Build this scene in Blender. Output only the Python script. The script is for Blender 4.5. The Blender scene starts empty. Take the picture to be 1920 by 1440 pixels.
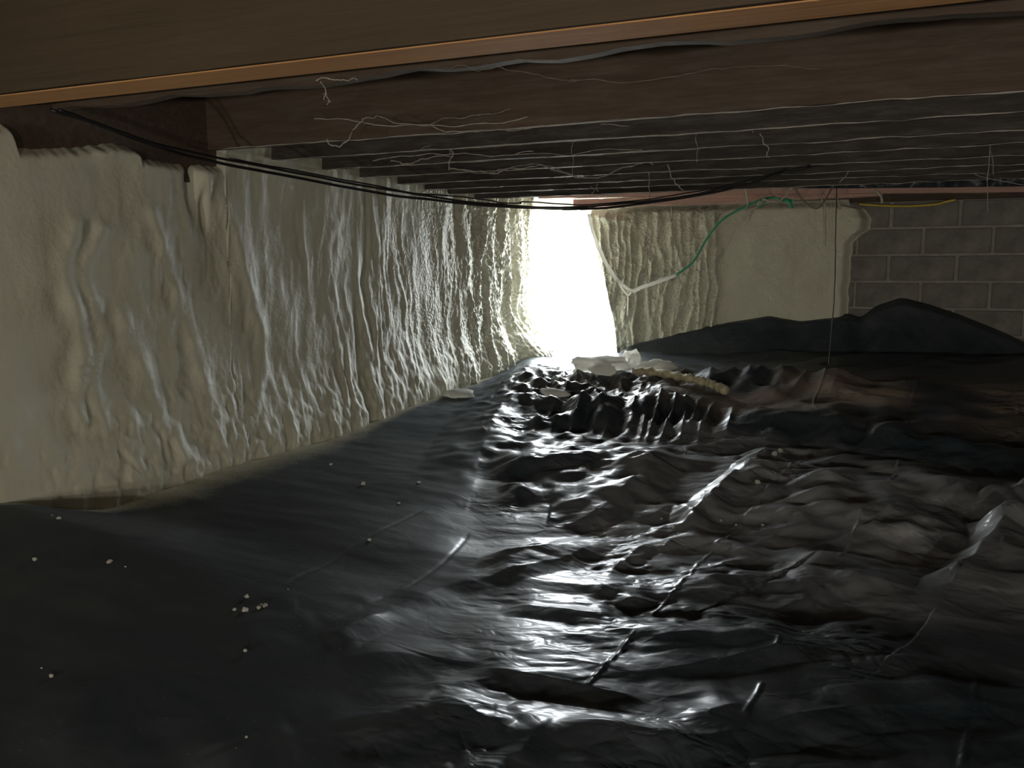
import bpy, bmesh, math, random
import numpy as np
from mathutils import Vector, Matrix

random.seed(7)
rng = np.random.default_rng(11)
scene = bpy.context.scene
COL = scene.collection

# ------------------------------------------------------------------ camera
CAM = np.array((2.86, 0.0, 0.85))
YAW, PITCH, FPX = math.radians(22.67), math.radians(7.13), 1600.0
cam_d = bpy.data.cameras.new('camera')
cam_d.sensor_width = 36.0
cam_d.lens = FPX / 1920.0 * 36.0
cam_d.clip_start = 0.02
cam = bpy.data.objects.new('camera', cam_d)
cam.location = CAM
cam.rotation_euler = (math.pi / 2 - PITCH, 0, YAW)
COL.objects.link(cam)
scene.camera = cam

# ------------------------------------------------------------------ sky and exposure
SKY = 35.0
world = bpy.data.worlds.new('sky')
scene.world = world
world.use_nodes = True
wnt = world.node_tree
wbg = wnt.nodes['Background']
wbg.inputs['Color'].default_value = (0.90, 0.96, 1.0, 1)
wbg.inputs['Strength'].default_value = SKY
world.cycles.sampling_method = 'MANUAL'
world.cycles.sample_map_resolution = 64

def portal(name, loc, rot, sx, sy):
    l = bpy.data.lights.new(name, 'AREA')
    l.shape = 'RECTANGLE'; l.size = sx; l.size_y = sy
    l.cycles.is_portal = True
    o = bpy.data.objects.new(name, l)
    o.location = loc; o.rotation_euler = rot
    COL.objects.link(o)
portal('daylight_portal', (0.48, 7.36, 0.78), (-math.pi / 2, 0, 0), 0.95, 1.35)

FILL_W = 112.0  # power of each added fill lamp
scene.view_settings.view_transform = 'Standard'
scene.view_settings.look = 'None'
scene.view_settings.exposure = 0.0
scene.view_settings.gamma = 1.0
scene.view_settings.use_curve_mapping = False
scene.cycles.use_denoising = True
scene.cycles.max_bounces = 6
scene.cycles.diffuse_bounces = 4
scene.cycles.sample_clamp_indirect = 6.0
scene.cycles.caustics_reflective = False
scene.cycles.caustics_refractive = False

# ------------------------------------------------------------------ room measures (metres)
H_JOIST = 1.43          # underside of the joists
JOIST_D = 0.30
Y_FAR = 7.10            # face of the far wall
Y_OPEN = -0.95          # where the crawlspace opens to the added room behind the camera
X_R = 7.0

# ------------------------------------------------------------------ helpers
_f = np.array((-math.sin(YAW) * math.cos(PITCH), math.cos(YAW) * math.cos(PITCH), -math.sin(PITCH)))
_r = np.array((math.cos(YAW), math.sin(YAW), 0.0))
_u = np.cross(_r, _f)
def ray(u, v):
    return _f + _r * ((u - 960) / FPX) + _u * ((720 - v) / FPX)
def on(axis, val, u, v):
    d = ray(u, v)
    return CAM + d * ((val - CAM[axis]) / d[axis])
def at(u, v, dist):            # point at a distance along the view's forward direction
    return CAM + ray(u, v) * dist

def tag(o, label=None, cat=None, group=None, kind=None):
    if label: o['label'] = label
    if cat: o['category'] = cat
    if group: o['group'] = group
    if kind: o['kind'] = kind
    return o

def empty(name, loc=(0, 0, 0)):
    o = bpy.data.objects.new(name, None)
    o.empty_display_size = 0.1
    o.location = loc
    COL.objects.link(o)
    return o

def mesh_obj(name, verts, faces, mat, parent=None, smooth=False):
    me = bpy.data.meshes.new(name)
    me.from_pydata([tuple(map(float, p)) for p in verts], [], [tuple(f) for f in faces])
    me.update()
    if smooth:
        me.polygons.foreach_set('use_smooth', [True] * len(me.polygons))
    if mat: me.materials.append(mat)
    o = bpy.data.objects.new(name, me)
    COL.objects.link(o)
    if parent:
        o.parent = parent
        o.matrix_parent_inverse = Matrix.Translation(-Vector(parent.location))
    return o

def grid_mesh(name, P, mat, parent=None, keep=None, attrs=None, smooth=True):
    """P: (n, m, 3) array of points -> quad mesh, fast."""
    n, m = P.shape[:2]
    idx = np.arange(n * m).reshape(n, m)
    q = np.stack([idx[:-1, :-1], idx[1:, :-1], idx[1:, 1:], idx[:-1, 1:]], -1).reshape(-1, 4)
    if keep is not None:
        k = keep.reshape(-1)
        q = q[k[q].any(1)]
    me = bpy.data.meshes.new(name)
    me.vertices.add(n * m)
    me.vertices.foreach_set('co', P.reshape(-1).astype(np.float32))
    me.loops.add(q.size)
    me.loops.foreach_set('vertex_index', q.reshape(-1).astype(np.int32))
    me.polygons.add(len(q))
    me.polygons.foreach_set('loop_start', np.arange(0, q.size, 4, dtype=np.int32))
    me.polygons.foreach_set('loop_total', np.full(len(q), 4, dtype=np.int32))
    me.update(calc_edges=True)
    if smooth:
        me.polygons.foreach_set('use_smooth', np.ones(len(q), dtype=bool))
    for an, av in (attrs or {}).items():
        a = me.attributes.new(an, 'FLOAT', 'POINT')
        a.data.foreach_set('value', av.reshape(-1).astype(np.float32))
    if mat: me.materials.append(mat)
    o = bpy.data.objects.new(name, me)
    COL.objects.link(o)
    if parent:
        o.parent = parent
        o.matrix_parent_inverse = Matrix.Translation(-Vector(parent.location))
    return o

def box_vf(x0, x1, y0, y1, z0, z1, base=0):
    v = [(x0, y0, z0), (x1, y0, z0), (x1, y1, z0), (x0, y1, z0), (x0, y0, z1), (x1, y0, z1), (x1, y1, z1), (x0, y1, z1)]
    f = [(0, 3, 2, 1), (4, 5, 6, 7), (0, 1, 5, 4), (1, 2, 6, 5), (2, 3, 7, 6), (3, 0, 4, 7)]
    return v, [tuple(i + base for i in q) for q in f]

def box_obj(name, b, mat, parent=None):
    v, f = box_vf(*b)
    return mesh_obj(name, v, f, mat, parent)

def boxes_obj(name, bs, mat, parent=None):
    V, F = [], []
    for b in bs:
        v, f = box_vf(*b, base=len(V)); V += v; F += f
    return mesh_obj(name, V, F, mat, parent)

def spline(pts, n):
    """Catmull-Rom through pts, n samples."""
    P = np.array(pts, float)
    if len(P) == 2:
        t = np.linspace(0, 1, n)[:, None]
        return P[0] * (1 - t) + P[1] * t
    A = np.vstack([2 * P[0] - P[1], P, 2 * P[-1] - P[-2]])
    seg = np.linspace(0, len(P) - 1, n)
    i = np.minimum(seg.astype(int), len(P) - 2)
    t = (seg - i)[:, None]
    p0, p1, p2, p3 = A[i], A[i + 1], A[i + 2], A[i + 3]
    return 0.5 * (2 * p1 + (p2 - p0) * t + (2 * p0 - 5 * p1 + 4 * p2 - p3) * t ** 2 + (3 * p1 - p0 - 3 * p2 + p3) * t ** 3)

def tube_vf(path, rad, sides=6, base=0):
    path = np.array(path, float)
    n = len(path)
    rad = np.broadcast_to(np.array(rad, float), (n,))
    T = np.gradient(path, axis=0)
    T /= np.linalg.norm(T, axis=1)[:, None] + 1e-9
    V = []
    ref = np.array((0.31, 0.2, 0.93))
    for i in range(n):
        a = np.cross(T[i], ref)
        if np.linalg.norm(a) < 1e-3: a = np.cross(T[i], (1, 0, 0))
        a /= np.linalg.norm(a); b = np.cross(T[i], a)
        for k in range(sides):
            an = 2 * math.pi * k / sides
            V.append(path[i] + rad[i] * (math.cos(an) * a + math.sin(an) * b))
    F = []
    for i in range(n - 1):
        for k in range(sides):
            k2 = (k + 1) % sides
            F.append((base + i * sides + k, base + i * sides + k2, base + (i + 1) * sides + k2, base + (i + 1) * sides + k))
    F.append(tuple(base + k for k in range(sides - 1, -1, -1)))
    F.append(tuple(base + (n - 1) * sides + k for k in range(sides)))
    return V, F

def tube_obj(name, paths, rads, mat, parent=None, sides=6):
    V, F = [], []
    for p, r in zip(paths, rads):
        v, f = tube_vf(p, r, sides, len(V)); V += v; F += f
    return mesh_obj(name, V, F, mat, parent, True)

# vectorised gradient noise -----------------------------------------------------
_perm = rng.permutation(256)
_perm = np.concatenate([_perm, _perm, _perm])
_ang = rng.uniform(0, 2 * np.pi, 256)
_gx, _gy = np.cos(_ang), np.sin(_ang)
def noise2(x, y, seed=0):
    x = np.asarray(x, float) + seed * 17.31; y = np.asarray(y, float) + seed * 7.77
    xi = np.floor(x).astype(int); yi = np.floor(y).astype(int)
    xf, yf = x - xi, y - yi
    u = xf ** 3 * (xf * (xf * 6 - 15) + 10); v = yf ** 3 * (yf * (yf * 6 - 15) + 10)
    def g(ix, iy, dx, dy):
        h = _perm[(_perm[ix & 255] + iy) & 255]
        return _gx[h] * dx + _gy[h] * dy
    a = g(xi, yi, xf, yf); b = g(xi + 1, yi, xf - 1, yf)
    c = g(xi, yi + 1, xf, yf - 1); d = g(xi + 1, yi + 1, xf - 1, yf - 1)
    return (a + u * (b - a) + v * ((c + u * (d - c)) - (a + u * (b - a)))) * 1.5
_hv = rng.uniform(-1, 1, 256)
def tri_noise(x, y, seed=0):
    """flat facets that meet in sharp creases, as a crumpled sheet does"""
    x = np.asarray(x, float) + seed * 13.7; y = np.asarray(y, float) + seed * 5.3
    s = (x + y) * 0.3660254
    a, b = x + s, y + s
    i = np.floor(a).astype(int); j = np.floor(b).astype(int)
    fx, fy = a - i, b - j
    def h(ii, jj): return _hv[_perm[(_perm[ii & 255] + jj) & 255]]
    up = fx > fy
    hm = np.where(up, h(i + 1, j), h(i, j + 1))
    w0 = 1 - np.maximum(fx, fy); w2 = np.minimum(fx, fy)
    return w0 * h(i, j) + (1 - w0 - w2) * hm + w2 * h(i + 1, j + 1)
def fbm(x, y, o=4, seed=0, gain=0.5):
    s, a, f = 0, 1.0, 1.0
    for k in range(o):
        s = s + a * noise2(x * f, y * f, seed + k * 3); a *= gain; f *= 2.03
    return s
def sstep(a, b, x):
    t = np.clip((x - a) / (b - a), 0, 1)
    return t * t * (3 - 2 * t)

# ------------------------------------------------------------------ materials
def new_mat(name):
    m = bpy.data.materials.new(name)
    m.use_nodes = True
    nt = m.node_tree
    return m, nt, nt.nodes['Principled BSDF']

def N(nt, kind, **kw):
    n = nt.nodes.new(kind)
    for k, v in kw.items():
        if k.startswith('i_'):
            key = k[2:].replace('_', ' ')
            n.inputs[key].default_value = v
        else:
            setattr(n, k, v)
    return n

def coords(nt, scale=(1, 1, 1), rot=(0, 0, 0), kind='Object'):
    tc = N(nt, 'ShaderNodeTexCoord')
    mp = N(nt, 'ShaderNodeMapping')
    mp.inputs['Scale'].default_value = scale
    mp.inputs['Rotation'].default_value = rot
    nt.links.new(tc.outputs[kind], mp.inputs['Vector'])
    return mp.outputs['Vector']

def ramp(nt, fac, stops):
    r = N(nt, 'ShaderNodeValToRGB')
    el = r.color_ramp.elements
    while len(el) < len(stops): el.new(0.5)
    for e, (p, c) in zip(el, stops):
        e.position = p
        e.color = (*c, 1) if len(c) == 3 else c
    nt.links.new(fac, r.inputs['Fac'])
    return r.outputs['Color']

def noise_tex(nt, vec, scale, detail=4, rough=0.6, dist=0.0):
    n = N(nt, 'ShaderNodeTexNoise')
    n.inputs['Scale'].default_value = scale; n.inputs['Detail'].default_value = detail
    n.inputs['Roughness'].default_value = rough; n.inputs['Distortion'].default_value = dist
    if vec is not None: nt.links.new(vec, n.inputs['Vector'])
    return n.outputs['Fac']

def bump(nt, height, strength, dist, prev=None):
    b = N(nt, 'ShaderNodeBump')
    b.inputs['Strength'].default_value = strength; b.inputs['Distance'].default_value = dist
    nt.links.new(height, b.inputs['Height'])
    if prev is not None: nt.links.new(prev, b.inputs['Normal'])
    return b.outputs['Normal']

def mathn(nt, op, a, b=None, c=None):
    n = N(nt, 'ShaderNodeMath', operation=op)
    for i, x in enumerate((a, b, c)):
        if x is None: continue
        if isinstance(x, (int, float)): n.inputs[i].default_value = x
        else: nt.links.new(x, n.inputs[i])
    return n.outputs[0]

def mixc(nt, fac, a, b):
    n = N(nt, 'ShaderNodeMix', data_type='RGBA')
    for s, x in (('Factor', fac), ('A', a), ('B', b)):
        i = [q for q in n.inputs if q.name == s and q.enabled][0] if s != 'Factor' else n.inputs[0]
        if isinstance(x, tuple): i.default_value = (*x, 1)
        elif isinstance(x, (int, float)): i.default_value = x
        else: nt.links.new(x, i)
    return [q for q in n.outputs if q.name == 'Result' and q.enabled][0]

def simple(name, col, rough=0.6, var=0.25, scale=8, bstr=0.0, bscale=40, spec=0.5, stretch=(1, 1, 1)):
    m, nt, p = new_mat(name)
    v = coords(nt, stretch)
    f = noise_tex(nt, v, scale, 5, 0.65)
    lo = tuple(c * (1 - var) for c in col); hi = tuple(min(1, c * (1 + var)) for c in col)
    nt.links.new(ramp(nt, f, [(0.3, lo), (0.7, hi)]), p.inputs['Base Color'])
    p.inputs['Roughness'].default_value = rough
    p.inputs['Specular IOR Level'].default_value = spec
    if bstr:
        nt.links.new(bump(nt, noise_tex(nt, v, bscale, 6, 0.7), bstr, 0.01), p.inputs['Normal'])
    return m

FOAM = (0.66, 0.62, 0.46)
def foam_material():
    m, nt, p = new_mat('spray_foam')
    v = coords(nt)
    big = noise_tex(nt, v, 2.2, 4)
    nt.links.new(ramp(nt, big, [(0.3, (0.585, 0.575, 0.46)), (0.7, (0.67, 0.66, 0.545))]), p.inputs['Base Color'])
    p.inputs['Roughness'].default_value = 0.55
    p.inputs['Specular IOR Level'].default_value = 0.14
    vo = N(nt, 'ShaderNodeTexVoronoi', feature='SMOOTH_F1')
    vo.inputs['Scale'].default_value = 55
    wv = N(nt, 'ShaderNodeVectorMath', operation='ADD')
    nt.links.new(v, wv.inputs[0])
    nn = N(nt, 'ShaderNodeTexNoise'); nn.inputs['Scale'].default_value = 12
    sc = N(nt, 'ShaderNodeVectorMath', operation='SCALE'); sc.inputs['Scale'].default_value = 0.06
    nt.links.new(nn.outputs['Color'], sc.inputs[0]); nt.links.new(sc.outputs[0], wv.inputs[1])
    nt.links.new(wv.outputs[0], vo.inputs['Vector'])
    at_ = N(nt, 'ShaderNodeAttribute', attribute_name='popcorn')
    h = mathn(nt, 'MULTIPLY', vo.outputs['Distance'], at_.outputs['Fac'])
    n1 = bump(nt, noise_tex(nt, v, 90, 4, 0.6), 0.25, 0.006)
    nt.links.new(bump(nt, h, 0.8, 0.02, n1), p.inputs['Normal'])
    return m

def wood_material(name, dark, light, dust=0.0, rough=0.75):
    m, nt, p = new_mat(name)
    v = coords(nt, (0.6, 14, 14))
    g = noise_tex(nt, v, 3, 7, 0.65, 0.6)
    c = ramp(nt, g, [(0.25, dark), (0.75, light)])
    v2 = coords(nt, (1, 1, 1))
    b = noise_tex(nt, v2, 2.5, 4)
    c = mixc(nt, mathn(nt, 'MULTIPLY', mathn(nt, 'SUBTRACT', b, 0.35), 0.8), c, tuple(0.55 * x for x in dark))
    if dust:
        d = noise_tex(nt, coords(nt, (1, 6, 6)), 5, 6, 0.7)
        c = mixc(nt, ramp(nt, d, [(0.45, (0, 0, 0)), (0.75, (dust, dust, dust))]), c, (0.30, 0.28, 0.25))
    nt.links.new(c, p.inputs['Base Color'])
    p.inputs['Roughness'].default_value = rough
    nt.links.new(bump(nt, g, 0.5, 0.006), p.inputs['Normal'])
    return m

def sheet_material():
    m, nt, p = new_mat('black_polyethylene')
    v = coords(nt)
    dust = noise_tex(nt, coords(nt, (1, 1.6, 1)), 3.2, 6, 0.7, 0.8)
    base = ramp(nt, dust, [(0.32, (0.021, 0.033, 0.044)), (0.75, (0.062, 0.068, 0.076))])
    dat = N(nt, 'ShaderNodeAttribute', attribute_name='earth_brown')
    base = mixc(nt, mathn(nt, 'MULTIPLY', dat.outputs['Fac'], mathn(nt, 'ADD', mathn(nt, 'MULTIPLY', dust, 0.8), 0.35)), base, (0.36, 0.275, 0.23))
    mia = N(nt, 'ShaderNodeAttribute', attribute_name='mist')
    base = mixc(nt, mathn(nt, 'MULTIPLY', mia.outputs['Fac'], 0.45), base, (0.085, 0.098, 0.108))
    fat = N(nt, 'ShaderNodeAttribute', attribute_name='sheen_lift')  # light from the opening on the right floor, put into the colour
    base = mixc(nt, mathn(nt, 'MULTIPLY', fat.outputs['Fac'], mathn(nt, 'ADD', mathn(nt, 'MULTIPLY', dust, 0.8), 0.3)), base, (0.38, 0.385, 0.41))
    # foam overspray on the sheet along the wall: a speckled fringe of the foam's own colour
    at_ = N(nt, 'ShaderNodeAttribute', attribute_name='overspray')
    sp = mathn(nt, 'ADD', mathn(nt, 'MULTIPLY', noise_tex(nt, v, 160, 2, 0.5), 0.55), mathn(nt, 'MULTIPLY', noise_tex(nt, v, 7, 5, 0.7), 0.45))
    thr = mathn(nt, 'SUBTRACT', at_.outputs['Fac'], mathn(nt, 'MULTIPLY', sp, 0.9))
    fac = ramp(nt, mathn(nt, 'ADD', mathn(nt, 'MULTIPLY', thr, 1.6), 0.2), [(0.0, (0, 0, 0)), (1.0, (1, 1, 1))])
    col = mixc(nt, fac, base, (0.60, 0.56, 0.40))
    # fine dirt specks
    vs = N(nt, 'ShaderNodeTexVoronoi', feature='F1'); vs.inputs['Scale'].default_value = 38; vs.inputs['Randomness'].default_value = 1
    nt.links.new(v, vs.inputs['Vector'])
    speck = ramp(nt, vs.outputs['Distance'], [(0.045, (1, 1, 1)), (0.075, (0, 0, 0))])
    gate = ramp(nt, noise_tex(nt, v, 2.3, 3), [(0.52, (0, 0, 0)), (0.62, (0.5, 0.5, 0.5))])
    sm = N(nt, 'ShaderNodeMix', data_type='RGBA', blend_type='MULTIPLY')
    sm.inputs[0].default_value = 1
    i = [q for q in sm.inputs if q.enabled and q.name in 'AB' and q.type == 'RGBA']
    nt.links.new(speck, i[0]); nt.links.new(gate, i[1])
    smo = [q for q in sm.outputs if q.enabled][0]
    col = mixc(nt, smo, col, (0.5, 0.48, 0.42))
    nt.links.new(col, p.inputs['Base Color'])
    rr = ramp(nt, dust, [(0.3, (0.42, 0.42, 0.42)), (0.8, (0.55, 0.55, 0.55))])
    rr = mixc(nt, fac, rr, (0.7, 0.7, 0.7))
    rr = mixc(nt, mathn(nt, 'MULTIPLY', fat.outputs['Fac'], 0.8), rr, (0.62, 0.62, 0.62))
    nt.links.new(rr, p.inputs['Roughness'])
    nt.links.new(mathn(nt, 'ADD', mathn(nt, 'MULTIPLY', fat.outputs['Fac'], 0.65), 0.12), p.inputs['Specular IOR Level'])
    p.inputs['Specular IOR Level'].default_value = 0.24
    dul = N(nt, 'ShaderNodeAttribute', attribute_name='mist')      # foam mist that dulls the smooth part
    keep_ = mathn(nt, 'SUBTRACT', 1.0, mathn(nt, 'MULTIPLY', dul.outputs['Fac'], 0.8))
    nt.links.new(mathn(nt, 'MULTIPLY', keep_, 0.24), p.inputs['Coat Weight'])
    nt.links.new(mathn(nt, 'MULTIPLY', keep_, mathn(nt, 'ADD', mathn(nt, 'MULTIPLY', fat.outputs['Fac'], 0.65), 0.14)), p.inputs['Specular IOR Level'])
    p.inputs['Coat Roughness'].default_value = 0.20
    # crinkles
    w = noise_tex(nt, coords(nt, (1.0, 1.5, 1)), 9, 2, 0.5, 0.5)
    ridge = mathn(nt, 'ABSOLUTE', mathn(nt, 'SUBTRACT', w, 0.5))
    cr = N(nt, 'ShaderNodeAttribute', attribute_name='crinkle')
    n1 = bump(nt, mathn(nt, 'MULTIPLY', ridge, cr.outputs['Fac']), 0.9, 0.05)
    f2 = noise_tex(nt, coords(nt, (1.0, 1.3, 1)), 34, 2, 0.5, 0.3)
    n2 = bump(nt, mathn(nt, 'MULTIPLY', f2, cr.outputs['Fac']), 0.35, 0.012, n1)
    nt.links.new(n2, p.inputs['Normal'])
    nt.links.new(n2, p.inputs['Coat Normal'])
    return m

M_FOAM = foam_material()
M_SHEET = sheet_material()
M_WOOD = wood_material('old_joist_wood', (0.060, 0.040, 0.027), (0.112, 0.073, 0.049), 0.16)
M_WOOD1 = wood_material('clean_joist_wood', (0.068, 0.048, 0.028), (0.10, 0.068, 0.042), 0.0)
M_WOOD_SHADE = wood_material('shaded_joist_wood', (0.022, 0.020, 0.019), (0.055, 0.044, 0.038), 0.25)  # shade on the far joists, put into a darker copy of the wood
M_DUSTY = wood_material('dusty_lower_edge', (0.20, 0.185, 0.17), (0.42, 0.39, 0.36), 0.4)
M_EDGE = wood_material('raw_orange_edge', (0.52, 0.25, 0.095), (0.74, 0.40, 0.165), 0.0)
M_RED = wood_material('red_beam_wood', (0.52, 0.30, 0.25), (0.72, 0.47, 0.40), 0.4)
M_BOARD = wood_material('subfloor_wood', (0.055, 0.040, 0.028), (0.12, 0.085, 0.06), 0.2)
M_BLOCK = simple('concrete_block', (0.21, 0.20, 0.185), 0.92, 0.35, 5, 0.5, 60)
M_MORTAR = simple('mortar', (0.34, 0.33, 0.30), 0.95, 0.2, 12, 0.4, 50)
M_DIRT = simple('earth_brown', (0.10, 0.075, 0.05), 0.95, 0.4, 6, 0.6, 30)
M_PLASTER = simple('fill_room_plaster', (0.66, 0.61, 0.50), 0.9, 0.08, 3)
M_GROUND = simple('pale_gravel', (0.55, 0.53, 0.48), 0.95, 0.2, 30, 0.4, 60)
M_CABLE = simple('black_cable_jacket', (0.012, 0.012, 0.013), 0.4, 0.2, 20)
M_GREEN = simple('green_wire_jacket', (0.03, 0.42, 0.22), 0.35, 0.15, 30)
M_YELLOW = simple('yellow_jacket', (0.62, 0.48, 0.08), 0.45, 0.2, 25)
M_GREY = simple('grey_wire', (0.22, 0.19, 0.16), 0.6, 0.2, 30)
M_PALE = simple('pale_string', (0.55, 0.50, 0.42), 0.8, 0.2, 30)
M_WEB = simple('dusty_cobweb', (0.42, 0.39, 0.36), 0.95, 0.2, 30)
M_FOAMBIT = simple('foam_scrap', (0.78, 0.75, 0.64), 0.7, 0.12, 20, 0.6, 60)
def translucent(m, col, fac):
    nt = m.node_tree
    p = nt.nodes['Principled BSDF']; out = [n for n in nt.nodes if n.type == 'OUTPUT_MATERIAL'][0]
    t = N(nt, 'ShaderNodeBsdfTranslucent'); t.inputs['Color'].default_value = (*col, 1)
    mx = N(nt, 'ShaderNodeMixShader'); mx.inputs[0].default_value = fac
    nt.links.new(p.outputs[0], mx.inputs[1]); nt.links.new(t.outputs[0], mx.inputs[2]); nt.links.new(mx.outputs[0], out.inputs['Surface'])
translucent(M_FOAMBIT, (0.88, 0.86, 0.80), 0.72)
M_FOIL = simple('foil', (0.55, 0.56, 0.58), 0.25, 0.1, 20, 0.8, 25)
M_FOIL.node_tree.nodes['Principled BSDF'].inputs['Metallic'].default_value = 0.8

# ------------------------------------------------------------------ the setting
tag(box_obj('floor', (-0.3, X_R + 0.3, Y_OPEN, Y_FAR + 0.3, -0.65, -0.42), M_DIRT), kind='structure')

# ceiling of subfloor boards, laid across the joists
ceil = empty('ceiling', (0, 0, H_JOIST + JOIST_D)); tag(ceil, kind='structure')
zb = H_JOIST + JOIST_D
bme = None
x = -0.25
while x < X_R + 0.2:
    w = 0.137
    if bme is None:
        o = box_obj('subfloor_board', (0, w, -6.0, Y_FAR + 0.25, 0, 0.022), M_BOARD); bme = o.data
    else:
        o = bpy.data.objects.new('subfloor_board', bme); COL.objects.link(o)
    o.parent = ceil
    o.location = (x, 0, random.uniform(0, 0.003))
    x += 0.140
tag(box_obj('floor_above', (-0.3, X_R + 0.3, -6.0, Y_FAR + 0.25, zb + 0.026, zb + 0.06), M_BOARD, ceil))

# added room behind the camera, which spreads the fill into the crawlspace
tag(boxes_obj('wall_back', [(-0.3, X_R + 0.3, -6.2, -6.0, -1.1, zb), (-0.3, X_R + 0.3, Y_OPEN - 0.2, Y_OPEN, -1.1, -0.1)], M_PLASTER), kind='structure')
tag(box_obj('wall_fill_room_left', (-0.3, 0.0, -6.0, Y_OPEN, -1.1, zb), M_PLASTER), kind='structure')
tag(boxes_obj('wall_right', [(X_R, X_R + 0.3, -6.0, Y_FAR + 0.2, -1.1, zb)], M_BLOCK), kind='structure')
tag(box_obj('floor_fill_room', (-0.3, X_R + 0.3, -6.2, Y_OPEN - 0.2, -1.2, -1.1), M_MORTAR), kind='structure')

# ---- foam edge lines read off the photograph, placed on the foam's own plane
XF = 0.10
foam_bottom_px = [(-160, 985), (0, 935), (60, 948), (120, 950), (180, 955), (250, 925), (370, 885), (480, 852), (560, 832), (640, 806), (740, 765), (830, 735), (920, 703), (985, 665)]
fb = np.array([on(0, XF, u, v) for u, v in foam_bottom_px])
FBY, FBZ = fb[:, 1], fb[:, 2]
_wy = np.arange(-2.0, 8.0, 0.02)
_wk = np.exp(-np.linspace(-2.2, 2.2, 19) ** 2); _wk /= _wk.sum()
_wz = np.convolve(np.pad(np.interp(_wy, FBY, FBZ), 9, mode='edge'), _wk, 'valid')
def wall_line(Y):
    return np.interp(Y, _wy, _wz)
foam_top_px = [(-200, 210), (22, 214), (30, 222), (42, 262), (100, 264), (180, 262), (225, 254), (262, 262), (274, 288), (284, 284), (330, 292), (428, 300)]
ft = np.array([on(0, XF, u, v) for u, v in foam_top_px])
def foam_top(Y):
    z = np.interp(Y, ft[:, 1], ft[:, 2], left=H_JOIST + 0.05, right=H_JOIST + 0.2)
    return np.where(Y > ft[-1, 1] + 0.02, H_JOIST + 0.22, z)

wl = box_obj('wall_left', (-0.3, 0.0, Y_OPEN, Y_FAR + 0.2, -0.6, zb), M_BLOCK); tag(wl, kind='structure')
rim = box_obj('rim_board', (0.0, 0.035, Y_OPEN, Y_FAR - 0.05, H_JOIST - 0.16, zb - 0.01), M_WOOD, wl)

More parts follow.
